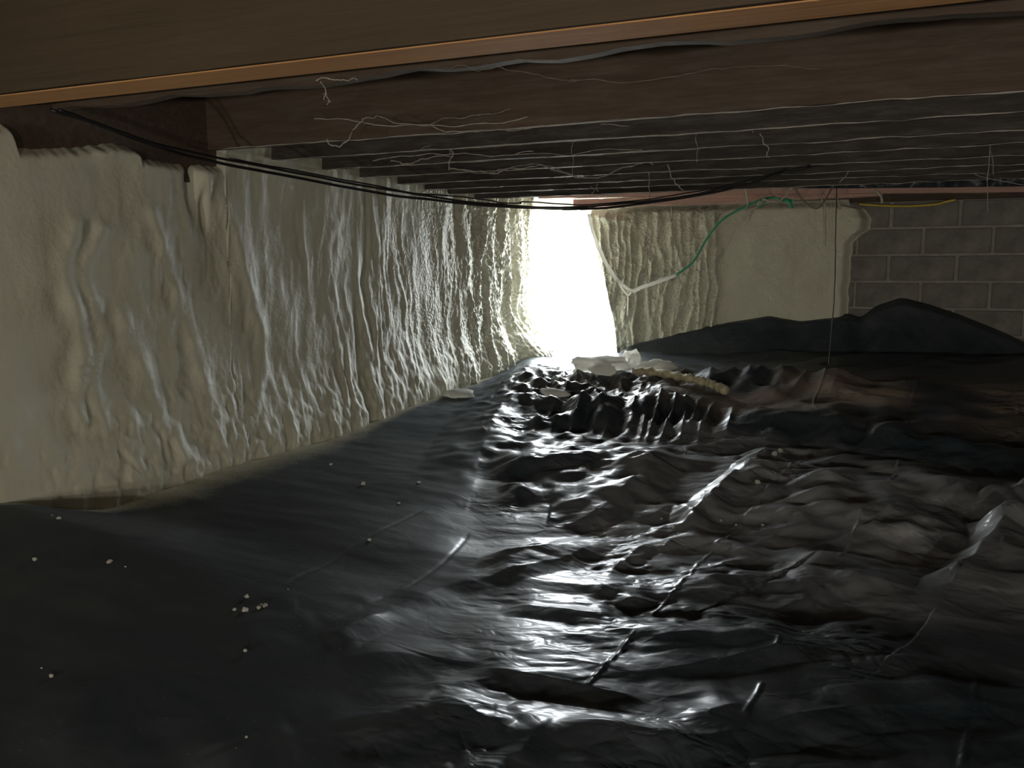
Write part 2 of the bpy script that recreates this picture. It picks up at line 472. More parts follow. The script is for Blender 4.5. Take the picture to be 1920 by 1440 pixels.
def left_foam():
    ys = np.arange(Y_OPEN, Y_FAR - 0.02, 0.008)
    n = len(ys); m = 210
    t = np.linspace(0, 1, m)
    Y = np.repeat(ys[:, None], m, 1)
    zt = foam_top(ys); zt = zt + 0.006 * noise2(ys * 25, ys * 0)
    z0 = -0.45
    Z = z0 + (zt[:, None] - z0) * t[None, :]
    base = wall_line(Y)
    hrel = Z - base                                # height above the sheet
    hh = np.clip(hrel / 1.2, 0, 1)
    # drips: long vertical ridges that lean and wander
    warp = 0.10 * fbm(Y * 1.3, Z * 1.1, 3, 5) + 0.05 * Z * np.sin(Y * 1.7)
    q = Y + warp
    amp = 0.35 + 0.65 * sstep(-0.25, 0.35, noise2(Y * 1.1, Z * 0.5, 9))
    ridg = 1 - np.abs(noise2(q * 6.5, Z * 0.9, 2)) * 2
    ridg2 = 1 - np.abs(noise2(q * 13.0, Z * 1.6, 3)) * 2
    amp = amp * (0.32 + 0.68 * sstep(2.8, 5.0, Y))
    d = 0.075 + amp * (0.017 * ridg + 0.006 * ridg2)
    d = d + 0.012 * fbm(Y * 3, Z * 2.0, 3, 21)
    # lumps near the foot and above mid height
    d = d + 0.008 * fbm(Y * 14, Z * 10, 3, 31) * sstep(0.5, 0.1, hh)
    d = d + 0.0025 * fbm(Y * 30, Z * 16, 3, 41) * (0.4 + amp)
    # belly towards the foot
    d = d + 0.09 * sstep(0.42, 0.0, hh) ** 1.3
    # smoother near part of the wall
    near = sstep(2.6, 2.0, Y)
    d = d * (1 - 0.55 * near) + 0.05 * near
    # deep rough columns close to the opening
    far = sstep(5.0, 6.2, Y)
    cols = 1 - np.abs(noise2(Y * 5.2 + 0.25 * fbm(Y * 2, Z * 2.5, 3, 77), Z * 0.8, 55)) * 2
    d = d + far * (0.05 * np.clip(cols, -0.5, 1) + 0.010 * fbm(Y * 34, Z * 34, 3, 61))
    # lobe at the foot beside the opening
    lob = on(0, 0.2, 975, 662)
    d = d + 0.20 * np.exp(-(((Y - 6.75) / 0.28) ** 2 + ((Z - lob[2] + 0.05) / 0.20) ** 2))
    # curled V-shaped scoop and neighbouring drip high on the near part
    for (u, v, su, sv, dep) in ((372, 350, 0.035, 0.11, -0.06), (396, 345, 0.03, 0.10, 0.025), (225, 285, 0.2, 0.04, 0.03), (395, 395, .02, .09, -.04)):
        c = on(0, XF, u, v)
        d = d + dep * np.exp(-(((Y - c[1]) / su) ** 2 + ((Z - c[2]) / sv) ** 2))
    for pts, hgt, w in (([(150, 420), (130, 520), (165, 640), (150, 760), (175, 800), (240, 790)], 0.035, 0.045),
                        ([(195, 430), (170, 520), (200, 620), (185, 720), (190, 790)], 0.03, 0.035),
                        ([(290, 400), (330, 520), (370, 640), (390, 760), (400, 830)], 0.025, 0.04),
                        ([(430, 380), (460, 500), (500, 660), (480, 760)], 0.025, 0.04),
                        ([(240, 600), (275, 700), (300, 790), (330, 850)], 0.025, 0.05)):
        pp = spline([on(0, XF, *q_)[1:] for q_ in pts], 40)
        dist = np.full(Y.shape, 9.0)
        for a in pp:
            dist = np.minimum(dist, np.hypot(Y - a[0], Z - a[1]))
        d = d + 0.6 * hgt * np.exp(-(dist / w) ** 2) * (0.85 + 0.4 * noise2(Y * 9, Z * 9, 88))
    d = np.maximum(d, 0.02)
    # roll the top edge back to the rim board
    top = sstep(1.0, 0.965, t)[None, :]
    X = 0.01 + (d - 0.01) * np.maximum(top, 0.0)
    P = np.stack([X, Y, Z], -1)
    pop = 0.09 + 0.91 * sstep(4.2, 6.0, Y) * (0.35 + 0.65 * sstep(-0.2, 0.25, noise2(Y * 4, Z * 1.2, 15)))
    pop = pop * (0.25 + 0.75 * sstep(0.1, 0.45, hh))
    return grid_mesh('spray_foam', P[::-1], M_FOAM, wl, attrs={'popcorn': pop[::-1].copy()})
left_foam()

# ---- far wall with the opening at the corner, blocks and foam
op_edge_px = [(1098, 380), (1103, 420), (1112, 480), (1134, 545), (1146, 610), (1152, 665)]
OE = np.array([on(1, Y_FAR, u, v) for u, v in op_edge_px])
op_x = float(OE[:, 0].max()) + 0.02
wf = boxes_obj('wall_far', [(op_x, X_R + 0.3, Y_FAR, Y_FAR + 0.2, -0.6, H_JOIST - 0.02),
                            (-0.3, op_x, Y_FAR, Y_FAR + 0.2, -0.6, 0.10)], M_MORTAR)
tag(wf, kind='structure')
box_obj('rim_board', (op_x, X_R, Y_FAR + 0.08, Y_FAR + 0.16, H_JOIST - 0.03, zb + 0.02), M_WOOD, wf)
box_obj('rim_board', (-0.02, op_x, Y_FAR + 0.08, Y_FAR + 0.16, H_JOIST + 0.10, zb + 0.02), M_WOOD, wf)
# blocks: rows and joints read off the photo on the wall plane
rows_v = [(1760, 375), (1760, 425), (1760, 477), (1760, 527.5), (1760, 579)]
rz = [on(1, Y_FAR, u, v)[2] for u, v in rows_v]
rh = (rz[0] - rz[-1]) / 4
xj_a = on(1, Y_FAR, 1672, 400)[0]; xj_b = on(1, Y_FAR, 1800, 400)[0]
BL = xj_b - xj_a
def block_mesh(L, h):
    bm = bmesh.new()
    v, f = box_vf(0.011, L - 0.011, -0.012, 0.05, 0.009, h - 0.009)
    vs = [bm.verts.new(p) for p in v]
    for q in f: bm.faces.new([vs[i] for i in q])
    bmesh.ops.bevel(bm, geom=[e for e in bm.edges], offset=0.006, segments=1, affect='EDGES')
    me = bpy.data.meshes.new('concrete_block'); bm.to_mesh(me); bm.free()
    me.materials.append(M_BLOCK)
    return me
bm_block = block_mesh(BL, rh)
z = rz[0]
for r in range(7):
    z1 = rz[0] - r * rh
    z0 = z1 - rh
    off = xj_a - 2 * BL + (0.5 * BL if r % 2 else 0)
    xx = off
    while xx < X_R - 0.1:
        o = bpy.data.objects.new('concrete_block', bm_block); COL.objects.link(o)
        o.parent = wf
        o.location = (xx + random.uniform(-.004, .004), Y_FAR + random.uniform(-0.004, 0.003), z0)
        xx += BL

def far_foam():
    m = 170; n = 330
    zt_l = on(1, Y_FAR, 1180, 392)[2] + 0.02
    t = np.linspace(0, 1, m); s = np.linspace(0, 1, n)
    zb_ = -0.3
    zz = zb_ + (zt_l - zb_) * t
    order = np.argsort(OE[:, 2])
    xl = np.interp(zz, OE[order, 2], OE[order, 0])
    re = np.array([on(1, Y_FAR, u, v) for u, v in [(1592, 386), (1622, 392), (1634, 412), (1632, 430), (1614, 440), (1600, 455), (1596, 490), (1592, 540), (1590, 600), (1588, 680)]])
    order = np.argsort(re[:, 2])
    xr = np.interp(zz, re[order, 2], re[order, 0]) + 0.008 * noise2(zz * 14, zz * 0, 3)
    X = xl[None, :] + (xr - xl)[None, :] * s[:, None]
    Z = np.repeat(zz[None, :], n, 0)
    xmid = on(1, Y_FAR, 1365, 500)[0]
    left = sstep(xmid + 0.03, xmid - 0.12, X)
    warp = 0.06 * fbm(X * 2, Z * 1.5, 3, 4)
    rid = 1 - np.abs(noise2((X + warp) * 8.5, Z * 0.8, 8)) * 2
    d = 0.06 + left * (0.042 * rid + 0.012 * fbm(X * 20, Z * 7, 3, 6)) + 0.008 * fbm(X * 5, Z * 5, 3, 12)
    d = d + 0.006 * fbm(X * 30, Z * 30, 2, 13) * left
    # bulge at the top right corner
    c = on(1, Y_FAR, 1612, 415)
    d = d + 0.05 * np.exp(-(((X - c[0]) / 0.07) ** 2 + ((Z - c[2]) / 0.06) ** 2))
    # lip along the top beside the opening
    c = on(1, Y_FAR, 1150, 412)
    d = d + 0.05 * np.exp(-(((X - c[0]) / 0.16) ** 2 + ((Z - c[2] - 0.2 * (c[0] - X)) / 0.035) ** 2))
    edge = np.minimum(sstep(0, 0.03, s), sstep(1, 0.965, s))[:, None] * sstep(1, 0.96, t)[None, :]
    d = d * (0.02 + 0.98 * edge)
    wrap = sstep(0.03, 0.0, s)[:, None] * 0.14     # turns into the opening
    P = np.stack([X, Y_FAR - 0.014 - d + wrap, Z], -1)
    pop = 0.2 + 0.6 * left
    return grid_mesh('spray_foam', P, M_FOAM, wf, attrs={'popcorn': pop})
far_foam()

# lumpy foam along the head of the opening
hx = np.linspace(0.06, op_x + 0.30, 60)
hp = np.stack([hx, Y_FAR - 0.02 + 0.03 * noise2(hx * 6, hx * 0, 5), H_JOIST + 0.035 + 0.03 * fbm(hx * 5, hx * 0, 3, 6)], -1)
tube_obj('foam_bead', [hp], [0.055 + 0.035 * fbm(hx * 8, hx * 0, 3, 9)], M_FOAMBIT, wf, 10)

# outside
tag(box_obj('ground_outside', (-12, 14, Y_FAR + 0.2, 30, -0.5, 0.0), M_GROUND), kind='structure')

# ------------------------------------------------------------------ black plastic sheet
# the fold line where the sheet pulled up to the left wall meets the rumpled floor
_ed = np.array([on(2, z_, u, v) for u, v, z_ in ((1000, 668, .17), (960, 720, .10), (908, 830, .0), (885, 930, -.08), (875, 1040, -.12), (850, 1130, -.14), (780, 1240, -.15), (640, 1360, -.16), (420, 1500, -.16))])
_eo = np.argsort(_ed[:, 1])
EDY, EDX = _ed[_eo, 1], _ed[_eo, 0]
_ek = np.exp(-np.linspace(-2.2, 2.2, 31) ** 2); _ek /= _ek.sum()
_ez = np.convolve(np.pad(np.interp(_wy, EDY, EDX), 15, mode='edge'), _ek, 'valid')
def edge_x(Y):
    return np.interp(Y, _wy, _ez)
def floor_right(X, Y):
    r = sstep(2.8, 6.9, Y)
    return r * (0.20 + 0.035 * np.clip(X, 0, 5)) - 0.17 * (1 - 0.9 * r)
def base_floor(X, Y):
    xe = edge_x(Y)
    t = np.clip((X - XF) / np.maximum(xe - XF, 0.05), 0, 1.3) ** 1.3
    left = wall_line(Y) * (1 - t) + floor_right(xe, Y) * t
    bw = np.minimum(0.16, 0.5 * (xe - XF))
    k = sstep(-1, 1, (X - xe) / np.maximum(bw, 0.02))
    return left * (1 - k) + floor_right(X, Y) * k

def base_pt(u, v, extra=0.0):
    z = 0.0
    for _ in range(12):
        p = on(2, z + extra, u, v)
        z = 0.5 * z + 0.5 * float(base_floor(np.array(p[0]), np.array(p[1])))
    return p

# folds seen in the photo: polyline, crest height, width towards the camera, width away, taper
FOLDS = [
 ([(960, 1422), (1150, 1388), (1350, 1360), (1450, 1338), (1560, 1315), (1760, 1298), (1960, 1296)], .040, .030, .16),
 ([(1035, 1335), (1120, 1355), (1220, 1375), (1310, 1368)], .026, .035, .03),
 ([(1035, 1335), (990, 1380), (950, 1424)], .024, .03, .03),
 ([(860, 1228), (960, 1248), (1110, 1275), (1180, 1290), (1270, 1312)], .035, .025, .13),
 ([(1190, 1251), (1330, 1232), (1460, 1215), (1600, 1203), (1720, 1192)], .032, .018, .11),
 ([(935, 1118), (1040, 1130), (1165, 1150)], .035, .025, .09),
 ([(1180, 1197), (1280, 1190), (1400, 1190), (1510, 1184)], .032, .02, .08),
 ([(1120, 1090), (1160, 1108), (1215, 1130)], .026, .02, .05),
 ([(1130, 1068), (1180, 1032), (1225, 1010)], .030, .02, .05),
 ([(1220, 1018), (1300, 1008), (1370, 1024), (1445, 1046)], .035, .02, .05),
 ([(1240, 1062), (1330, 1060), (1412, 1046)], .025, .02, .03),
 ([(905, 1022), (960, 1026), (1040, 1008), (1100, 990)], .055, .05, .05),
 ([(880, 1082), (980, 1060), (1050, 1040), (1115, 1008)], .030, .025, .05),
 ([(930, 912), (975, 912), (985, 930)], .03, .03, .04),
 ([(940, 945), (980, 925), (1020, 935)], .03, .03, .05),
 ([(1040, 975), (1110, 960), (1180, 920), (1200, 900)], .035, .03, .08),
 ([(1430, 1046), (1540, 1062), (1640, 1078), (1770, 1088)], .07, .07, .25),
 ([(1520, 1140), (1600, 1150), (1720, 1145), (1900, 1160)], .03, .05, .1),
 ([(1300, 1135), (1400, 1150), (1500, 1186)], .03, .04, .05),
 ([(1275, 1102), (1340, 1108), (1430, 1128), (1500, 1118), (1570, 1092)], .028, .03, .06),
 ([(1760, 1092), (1830, 1022), (1890, 970), (1950, 935)], .11, .35, .05),
 ([(1880, 990), (1888, 930), (1920, 890), (1960, 870)], .13, .1, .06),
 ([(1560, 988), (1640, 950), (1720, 912), (1800, 890), (1920, 846)], .13, .13, .55),
 ([(1470, 985), (1530, 981), (1585, 988)], .035, .05, .08),
 ([(1330, 742), (1420, 758), (1530, 772), (1620, 788), (1705, 800), (1800, 812), (1960, 834)], .15, .075, .55),
 ([(1040, 752), (1120, 744), (1180, 738), (1260, 736), (1340, 743)], .13, .10, .30),
 ([(1270, 682), (1340, 690), (1440, 692), (1560, 697), (1720, 706), (1960, 714)], .085, .30, .05),
 ([(1190, 656), (1350, 652), (1500, 655), (1700, 646), (1960, 638)], .05, .12, .10),
 ([(1400, 700), (1600, 662), (1760, 655), (1920, 640)], .04, .10, .06),
 ([(1640, 700), (1760, 672), (1830, 655)], .035, .08, .05),
 ([(900, 852), (1050, 838), (1200, 850), (1330, 862)], .13, .36, .30),
 ([(915, 836), (1000, 800), (1060, 782), (1180, 785), (1300, 798), (1400, 820)], .045, .04, .12),
 ([(980, 830), (1050, 815), (1110, 805)], .025, .03, .05),
 ([(1440, 806), (1425, 850), (1365, 905), (1300, 955), (1262, 985)], .075, .07, .055),
 ([(1215, 965), (1255, 945), (1275, 950), (1300, 975), (1290, 1000)], .04, .03, .03),
 ([(1220, 1000), (1250, 985), (1290, 1000)], .02, .015, .015),
 ([(1010, 655), (975, 705), (930, 770), (905, 830), (885, 900)], .075, .10, .16),
 ([(960, 700), (1020, 720), (1110, 735)], .05, .04, .06),
 ([(1000, 690), (1060, 700), (1130, 745)], .05, .05, .06),
 ([(950, 745), (1020, 752), (1090, 765), (1140, 760)], .035, .03, .06),
 ([(935, 800), (1010, 790), (1120, 772), (1200, 768)], .035, .03, .05),
 # folds on the right hand floor
 ([(1380, 850), (1500, 845), (1620, 838)], .030, .022, .06), ([(1390, 880), (1480, 885), (1600, 862), (1660, 845)], .030, .022, .06),
 ([(1360, 920), (1470, 905), (1640, 890)], .030, .022, .07), ([(1370, 955), (1500, 925), (1650, 912)], .034, .022, .07),
 ([(1340, 1000), (1440, 958), (1560, 948), (1640, 940)], .034, .025, .05), ([(1420, 985), (1500, 975), (1560, 970)], .026, .022, .06),
 ([(1400, 1020), (1480, 1000), (1600, 1010)], .026, .022, .06), ([(1650, 1000), (1750, 1010), (1840, 1000)], .026, .022, .06),
 ([(1600, 1050), (1700, 1060), (1780, 1062)], .026, .03, .04), ([(1560, 862), (1700, 868), (1850, 862), (1920, 850)], .03, .05, .08),
 ([(1400, 725), (1440, 735), (1480, 750)], .034, .04, .04),
 # left, smoother part
 ([(600, 1196), (660, 1162), (735, 1130)], .030, .028, .03),
 ([(735, 1130), (840, 1092), (930, 1070)], .016, .03, .05),
 ([(-20, 1062), (200, 1020), (400, 975)], .010, .015, .08),
 ([(-20, 1335), (200, 1272), (450, 1195), (570, 1192)], .022, .08, .16),
 ([(-20, 1395), (150, 1362), (300, 1340), (480, 1356), (700, 1368)], .022, .06, .1),
 ([(330, 1425), (480, 1385), (560, 1365)], .018, .05, .06), ([(560, 1345), (700, 1340), (840, 1322), (910, 1345)], .022, .04, .08),
 ([(800, 1310), (850, 1318), (920, 1345), (970, 1335)], .024, .03, .05), ([(640, 1380), (760, 1368), (900, 1380)], .018, .04, .06),
 ([(380, 1180), (520, 1160), (600, 1150)], .012, .05, .06), ([(620, 1235), (760, 1225), (930, 1245)], .012, .04, .07),
 ([(440, 1120), (640, 1110), (700, 1125)], .010, .04, .08), ([(0, 1100), (140, 1100), (300, 1152)], .012, .04, .06),
 ([(850, 1425), (910, 1420), (960, 1430)], .02, .03, .04),
 ([(1210, 1310), (1300, 1290), (1380, 1288)], .02, .03, .05), ([(1270, 1345), (1340, 1335), (1410, 1318)], .02, .03, .05),
 ([(1500, 1290), (1640, 1275), (1760, 1280), (1900, 1290)], .025, .05, .1), ([(1560, 1230), (1700, 1240), (1880, 1250)], .015, .06, .1),
]
# sharp factory creases of the sheet
CREASES = [
 [(1558, 690), (1550, 712), (1525, 772), (1536, 806)], [(1538, 822), (1520, 850), (1490, 888), (1440, 945), (1360, 1018), (1312, 1055)],
 [(1312, 1050), (1275, 1105), (1222, 1150)], [(1190, 1190), (1140, 1250), (1095, 1300)],
 [(1720, 705), (1710, 760), (1697, 795), (1702, 845)], [(1680, 868), (1684, 890), (1663, 935)], [(1617, 990), (1598, 1028), (1570, 1066)],
 [(1542, 1115), (1520, 1160)], [(1430, 1280), (1395, 1355)], [(1462, 1210), (1455, 1232)],
 [(1905, 690), (1908, 770), (1917, 842)], [(1832, 1255), (1822, 1330), (1800, 1440)],
 [(515, 1110), (600, 1065), (700, 1005), (800, 955)], [(380, 1280), (460, 1225), (475, 1212)], [(760, 1105), (840, 1050), (880, 1000)],
 [(915, 830), (905, 800), (940, 735), (985, 670)],
]

def fold_profile(X, Y, Z, pts, h, wn, wf_, sharp=1.25, n=40, taper=0.18):
    p = spline([base_pt(u, v, h)[:2] for u, v in pts], n)
    R = 3.2 * max(wn, wf_)
    lo, hi = p.min(0) - R, p.max(0) + R
    ix = np.where((X[0] > lo[0]) & (X[0] < hi[0]))[0]
    iy = np.where((Y[:, 0] > lo[1]) & (Y[:, 0] < hi[1]))[0]
    if len(ix) == 0 or len(iy) == 0: return
    sl = (slice(iy[0], iy[-1] + 1), slice(ix[0], ix[-1] + 1))
    xs, ys = X[sl], Y[sl]
    best = np.full(xs.shape, 1e9); sd = np.zeros(xs.shape); tt = np.zeros(xs.shape)
    for i in range(n - 1):
        a, b = p[i], p[i + 1]
        ab = b - a; L2 = ab @ ab + 1e-12
        t = np.clip(((xs - a[0]) * ab[0] + (ys - a[1]) * ab[1]) / L2, 0, 1)
        dx = xs - a[0] - t * ab[0]; dy = ys - a[1] - t * ab[1]
        d2 = dx * dx + dy * dy
        m = d2 < best
        best = np.where(m, d2, best)
        sd = np.where(m, np.sign(ab[0] * dy - ab[1] * dx), sd)
        tt = np.where(m, (i + t) / (n - 1), tt)
    d = np.sqrt(best)
    d = d + 0.25 * np.minimum(wn, wf_) * noise2(xs * 9, ys * 9, 44)
    d = np.abs(d)
    # which side is nearer the camera
    tan = p[-1] - p[0]
    mid = p[len(p) // 2]
    toward = np.sign(tan[0] * (CAM[1] - mid[1]) - tan[1] * (CAM[0] - mid[0]))
    w = np.where(sd == toward, wn, wf_)
    prof = np.clip(1 - d / (1.5 * w), 0, 1) ** sharp
    env = sstep(0, taper, tt) * sstep(1, 1 - taper, tt) * 0.85 + 0.15
    hv = 0.8 + 0.35 * noise2(xs * 5, ys * 5, 45)
    Z[sl] += h * prof * env * hv

def axis_lines(lo, hi, c, sc, step):
    a0, a1 = math.asinh((lo - c) / sc), math.asinh((hi - c) / sc)
    n = int((a1 - a0) * sc / step)
    return c + sc * np.sinh(np.linspace(a0, a1, n))

def build_sheet():
    xs = axis_lines(0.02, X_R - 0.02, 2.5, 0.9, 0.0042)
    ys = axis_lines(Y_OPEN + 0.02, Y_FAR - 0.02, 1.5, 1.2, 0.0047)
    X, Y = np.meshgrid(xs, ys)
    Z = base_floor(X, Y)
    # left part is pulled smooth; the rest is rumpled
    edge_l = edge_x(Y) + 0.06 * noise2(Y * 2.3, X * 0, 3)
    rum = sstep(edge_l - 0.10, edge_l + 0.22, X) * (0.45 + 0.55 * sstep(-0.2, 0.3, noise2(X * 1.1, Y * 1.3, 17)))
    # anisotropic folds, running mostly across the view
    ca, sa = math.cos(0.20), math.sin(0.20)
    U, V = X * ca + Y * sa, -X * sa + Y * ca
    wq = 0.25 * fbm(U * 0.9, V * 0.9, 2, 71)
    w2 = 0.10 * fbm(U * 3.1, V * 3.1, 2, 76)
    r1 = tri_noise(U * 1.5 + wq, V * 4.2 + wq * 2, 72)
    r2 = tri_noise(U * 3.4 + wq * 2 + w2, V * 8.5 + wq * 3, 73)
    r3 = tri_noise(U * 9 + w2 * 4, V * 17 + w2 * 6, 74)
    r4 = tri_noise(U * 24 + w2 * 9, V * 38 + w2 * 9, 78)
    pt = sstep(-0.2, 0.35, noise2(X * 1.9 + 5, Y * 2.2, 24))
    Z += rum * (0.028 * r1 + (0.008 + 0.007 * pt) * r2 + (0.0015 + 0.0075 * pt) * r3 + (0.0003 + 0.0030 * pt) * r4)
    Z += (1 - rum) * 0.006 * fbm(U * 1.2, V * 3, 3, 75)
    c1 = base_pt(1500, 930, 0.0)
    rf = np.exp(-(((X - c1[0] - 0.1) / 1.0) ** 4 + ((Y - c1[1]) / 0.9) ** 4))
    Z += rf * (0.010 * tri_noise(U * 2.2 + wq, V * 11 + wq * 2, 81) + 0.006 * tri_noise(U * 6 + wq, V * 20 + wq * 2, 82))
    for pts, h, wn, wf_ in FOLDS:
        fold_profile(X, Y, Z, pts, h * 0.9, wn * 1.25 + 0.018, wf_ * 1.15 + 0.008, sharp=1.08, taper=0.30)
    for pts in CREASES:
        fold_profile(X, Y, Z, pts, -0.004 if pts[0][0] < 860 else 0.005, 0.006, 0.007, 1.0, 24, 0.08)
    # pleats hanging over the step in front of the opening
    c = base_pt(1190, 770, 0.06)
    pl = np.exp(-(((X - c[0]) / 0.55) ** 4 + ((Y - c[1]) / 0.28) ** 4))
    Z += pl * 0.035 * (1 - 2 * np.abs(noise2((X + 0.10 * Y) * 9.5, Y * 0.7, 91)) * 1.3)
    # gathered pleats further back to the right of the opening
    c = base_pt(1370, 700, 0.06)
    pl = np.exp(-(((X - c[0]) / 0.65) ** 4 + ((Y - c[1]) / 0.30) ** 4))
    Z += pl * 0.035 * (1 - 2 * np.abs(noise2((X - 0.1 * Y) * 5.5, Y * 1.1, 93)) * 1.3)
    # wrinkled heap right in front of the opening
    c = base_pt(1080, 715, 0.05)
    pl = np.exp(-(((X - c[0]) / 0.55) ** 2 + ((Y - c[1]) / 0.55) ** 2))
    Z += pl * (0.05 * np.clip(1 - 2.2 * np.abs(noise2((X + Y) * 4.5, (X - Y) * 2.5, 94)), 0, 1) + 0.02 * np.clip(1 - 2.2 * np.abs(noise2(X * 12, Y * 9, 95)), 0, 1))
    ow = 0.10 + 0.32 * sstep(2.1, 2.7, Y) * sstep(4.6, 3.4, Y) + 0.12 * sstep(3.4, 4.6, Y)
    over = np.clip(1.02 - (X - 0.09) / ow, 0, 1) * sstep(7.0, 5.8, Y)
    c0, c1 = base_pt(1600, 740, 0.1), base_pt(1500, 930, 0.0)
    earth_brown = np.exp(-(((X - c0[0] - 0.3) / 1.5) ** 2 + ((Y - c0[1] - 0.15) / 0.42) ** 2))  # paler brown band behind the step
    earth_brown = earth_brown * sstep(-0.45, 0.2, noise2(X * 1.7, Y * 2.6, 19))
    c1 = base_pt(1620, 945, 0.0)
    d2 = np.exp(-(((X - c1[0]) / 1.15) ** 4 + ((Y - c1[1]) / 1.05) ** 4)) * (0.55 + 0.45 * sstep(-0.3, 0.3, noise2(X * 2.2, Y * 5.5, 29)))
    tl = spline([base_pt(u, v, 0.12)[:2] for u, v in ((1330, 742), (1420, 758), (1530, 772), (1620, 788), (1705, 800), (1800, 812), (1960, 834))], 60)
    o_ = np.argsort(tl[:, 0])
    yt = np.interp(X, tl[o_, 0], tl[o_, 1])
    earth_brown = earth_brown * 1.3 * sstep(-0.06, 0.05, Y - yt)
    sheen_lift = 0.9 * d2 * sstep(-0.16, -0.34, Y - yt)  # pale grey standing in for the opening's light in front of the step
    patch = sstep(0.02, 0.4, noise2(X * 2.1, Y * 2.4, 23))
    mist = sstep(edge_l + 0.12, edge_l - 0.12, X) * (0.75 + 0.25 * sstep(-0.3, 0.3, noise2(X * 2, Y * 2, 37)))
    crk = 0.05 + 0.12 * rum + 0.45 * rum * patch
    o = grid_mesh('plastic_sheet', np.stack([X, Y, Z], -1), M_SHEET, attrs={'overspray': over, 'crinkle': crk, 'earth_brown': earth_brown, 'sheen_lift': sheen_lift, 'mist': mist})
    # hidden helper for resting things on it
    return o, xs, ys, Z
sheet, SXS, SYS, SZ = build_sheet()
tag(sheet, 'wrinkled glossy black plastic sheet covering the whole crawlspace floor', 'plastic sheet')
def sheet_z(x, y):
    i = int(np.clip(np.searchsorted(SXS, x), 1, len(SXS) - 1)); j = int(np.clip(np.searchsorted(SYS, y), 1, len(SYS) - 1))
    return float(SZ[j, i])
def sheet_pt(u, v):
    """where the view through a pixel meets the sheet"""
    d = ray(u, v)
    t = 0.6
    while t < 9.5:
        p = CAM + d * t
        if p[1] > Y_FAR - .03 or p[0] < 0.03: break
        if p[2] <= sheet_z(p[0], p[1]): return p
        t += 0.004
    return CAM + d * t

# second sheet, lapped up the far wall
def lap_sheet():
    top_px = [(1150, 668), (1180, 645), (1230, 632), (1330, 607), (1440, 588), (1500, 598), (1590, 588), (1615, 597), (1640, 575), (1690, 558), (1740, 570), (1800, 590), (1880, 622), (1960, 660), (2200, 690)]
    tp = np.array([on(1, Y_FAR - 0.10, u, v) for u, v in top_px])
    n, m = 420, 60
    xs = np.linspace(tp[0, 0], X_R - 0.1, n)
    zt = np.interp(xs, tp[:, 0], tp[:, 2])
    k = np.exp(-np.linspace(-2, 2, 9) ** 2); k /= k.sum()
    zt = np.convolve(np.pad(zt, 4, mode='edge'), k, 'valid')
    t = np.linspace(0, 1, m)
    X = np.repeat(xs[:, None], m, 1)
    zlow = -0.02
    Z = zlow + (zt[:, None] - zlow) * t[None, :]
    out = 0.52 * (1 - t[None, :]) ** 1.7 + 0.12
    fold = 0.03 * fbm(X * 2.2, Z * 1.3, 3, 51) + 0.012 * (1 - 2 * np.abs(noise2(X * 5 + Z * 4, Z * 2, 52)))
    Yv = Y_FAR - out - fold * (0.4 + 0.6 * (1 - t[None, :]))
    # roll the top edge over to the wall
    Yv = Yv + 0.10 * sstep(0.93, 1.0, t)[None, :]
    P = np.stack([X, np.minimum(Yv, Y_FAR - 0.013), Z], -1)
    return grid_mesh('plastic_sheet', P, M_SHEET, attrs={'crinkle': np.full(X.shape, 0.15), 'overspray': np.zeros(X.shape)})
tag(lap_sheet(), 'dark plastic sheet lapped up the far wall below the blocks, with a rounded hump', 'plastic sheet')

# ------------------------------------------------------------------ floor joists
def joist(y, w, mats, wavy=0.0, raise_=0.0, x0=0.02):
    """one timber along X; its lower edge may be waney"""
    n = 120
    xs = np.linspace(x0, X_R, n)
    j = joist.k; joist.k += 1
    dz = 0.003 * fbm(xs * 1.5, xs * 0 + j, 3, 100 + j) + raise_
    if wavy:
        dz = dz + wavy * (fbm(xs * 1.6, xs * 0, 4, 120 + j) + 0.5 * (1 - 2 * np.abs(noise2(xs * 2.3, xs * 0, 7))))
    dy = 0.006 * fbm(xs * 0.9, xs * 0 + j, 3, 140 + j)
    V, F = [], []
    for i in range(n):
        a, b = y - w / 2 + dy[i], y + w / 2 + dy[i]
        zb0 = H_JOIST + dz[i]
        V += [(xs[i], a, zb), (xs[i], a, zb0), (xs[i], b, zb0 + 0.002), (xs[i], b, zb)]
    for i in range(n - 1):
        q = i * 4
        for k in range(4):
            F.append((q + k, q + 4 + k, q + 4 + (k + 1) % 4, q + (k + 1) % 4))
    F.append((3, 2, 1, 0)); F.append(tuple((n - 1) * 4 + k for k in range(4)))
    return V, F
joist.k = 0
JOISTS = [
 (2.03, 0.13, 'nearest brown floor joist, with a raw orange lower edge'),
 (2.38, 0.05, 'rough floor joist with a wavy, split lower edge, just behind the orange-edged one'),
 (3.185, 0.05, 'floor joist whose face shows widest behind the wavy-edged joist'),
 (3.58, 0.05, 'floor joist just beyond the wide brown face, cobwebs along it'),
 (4.00, 0.05, 'floor joist where the black cables leave the foam wall'),
 (4.39, 0.05, 'fifth floor joist from the far wall'),
 (4.80, 0.05, 'fourth floor joist from the far wall'),
 (5.16, 0.05, 'third floor joist from the far wall, its left end sprayed with foam'),
 (5.50, 0.05, 'second floor joist from the far wall, dusty pale lower edge'),
 (5.90, 0.05, 'floor joist closest to the far wall, above the bright opening'),
]
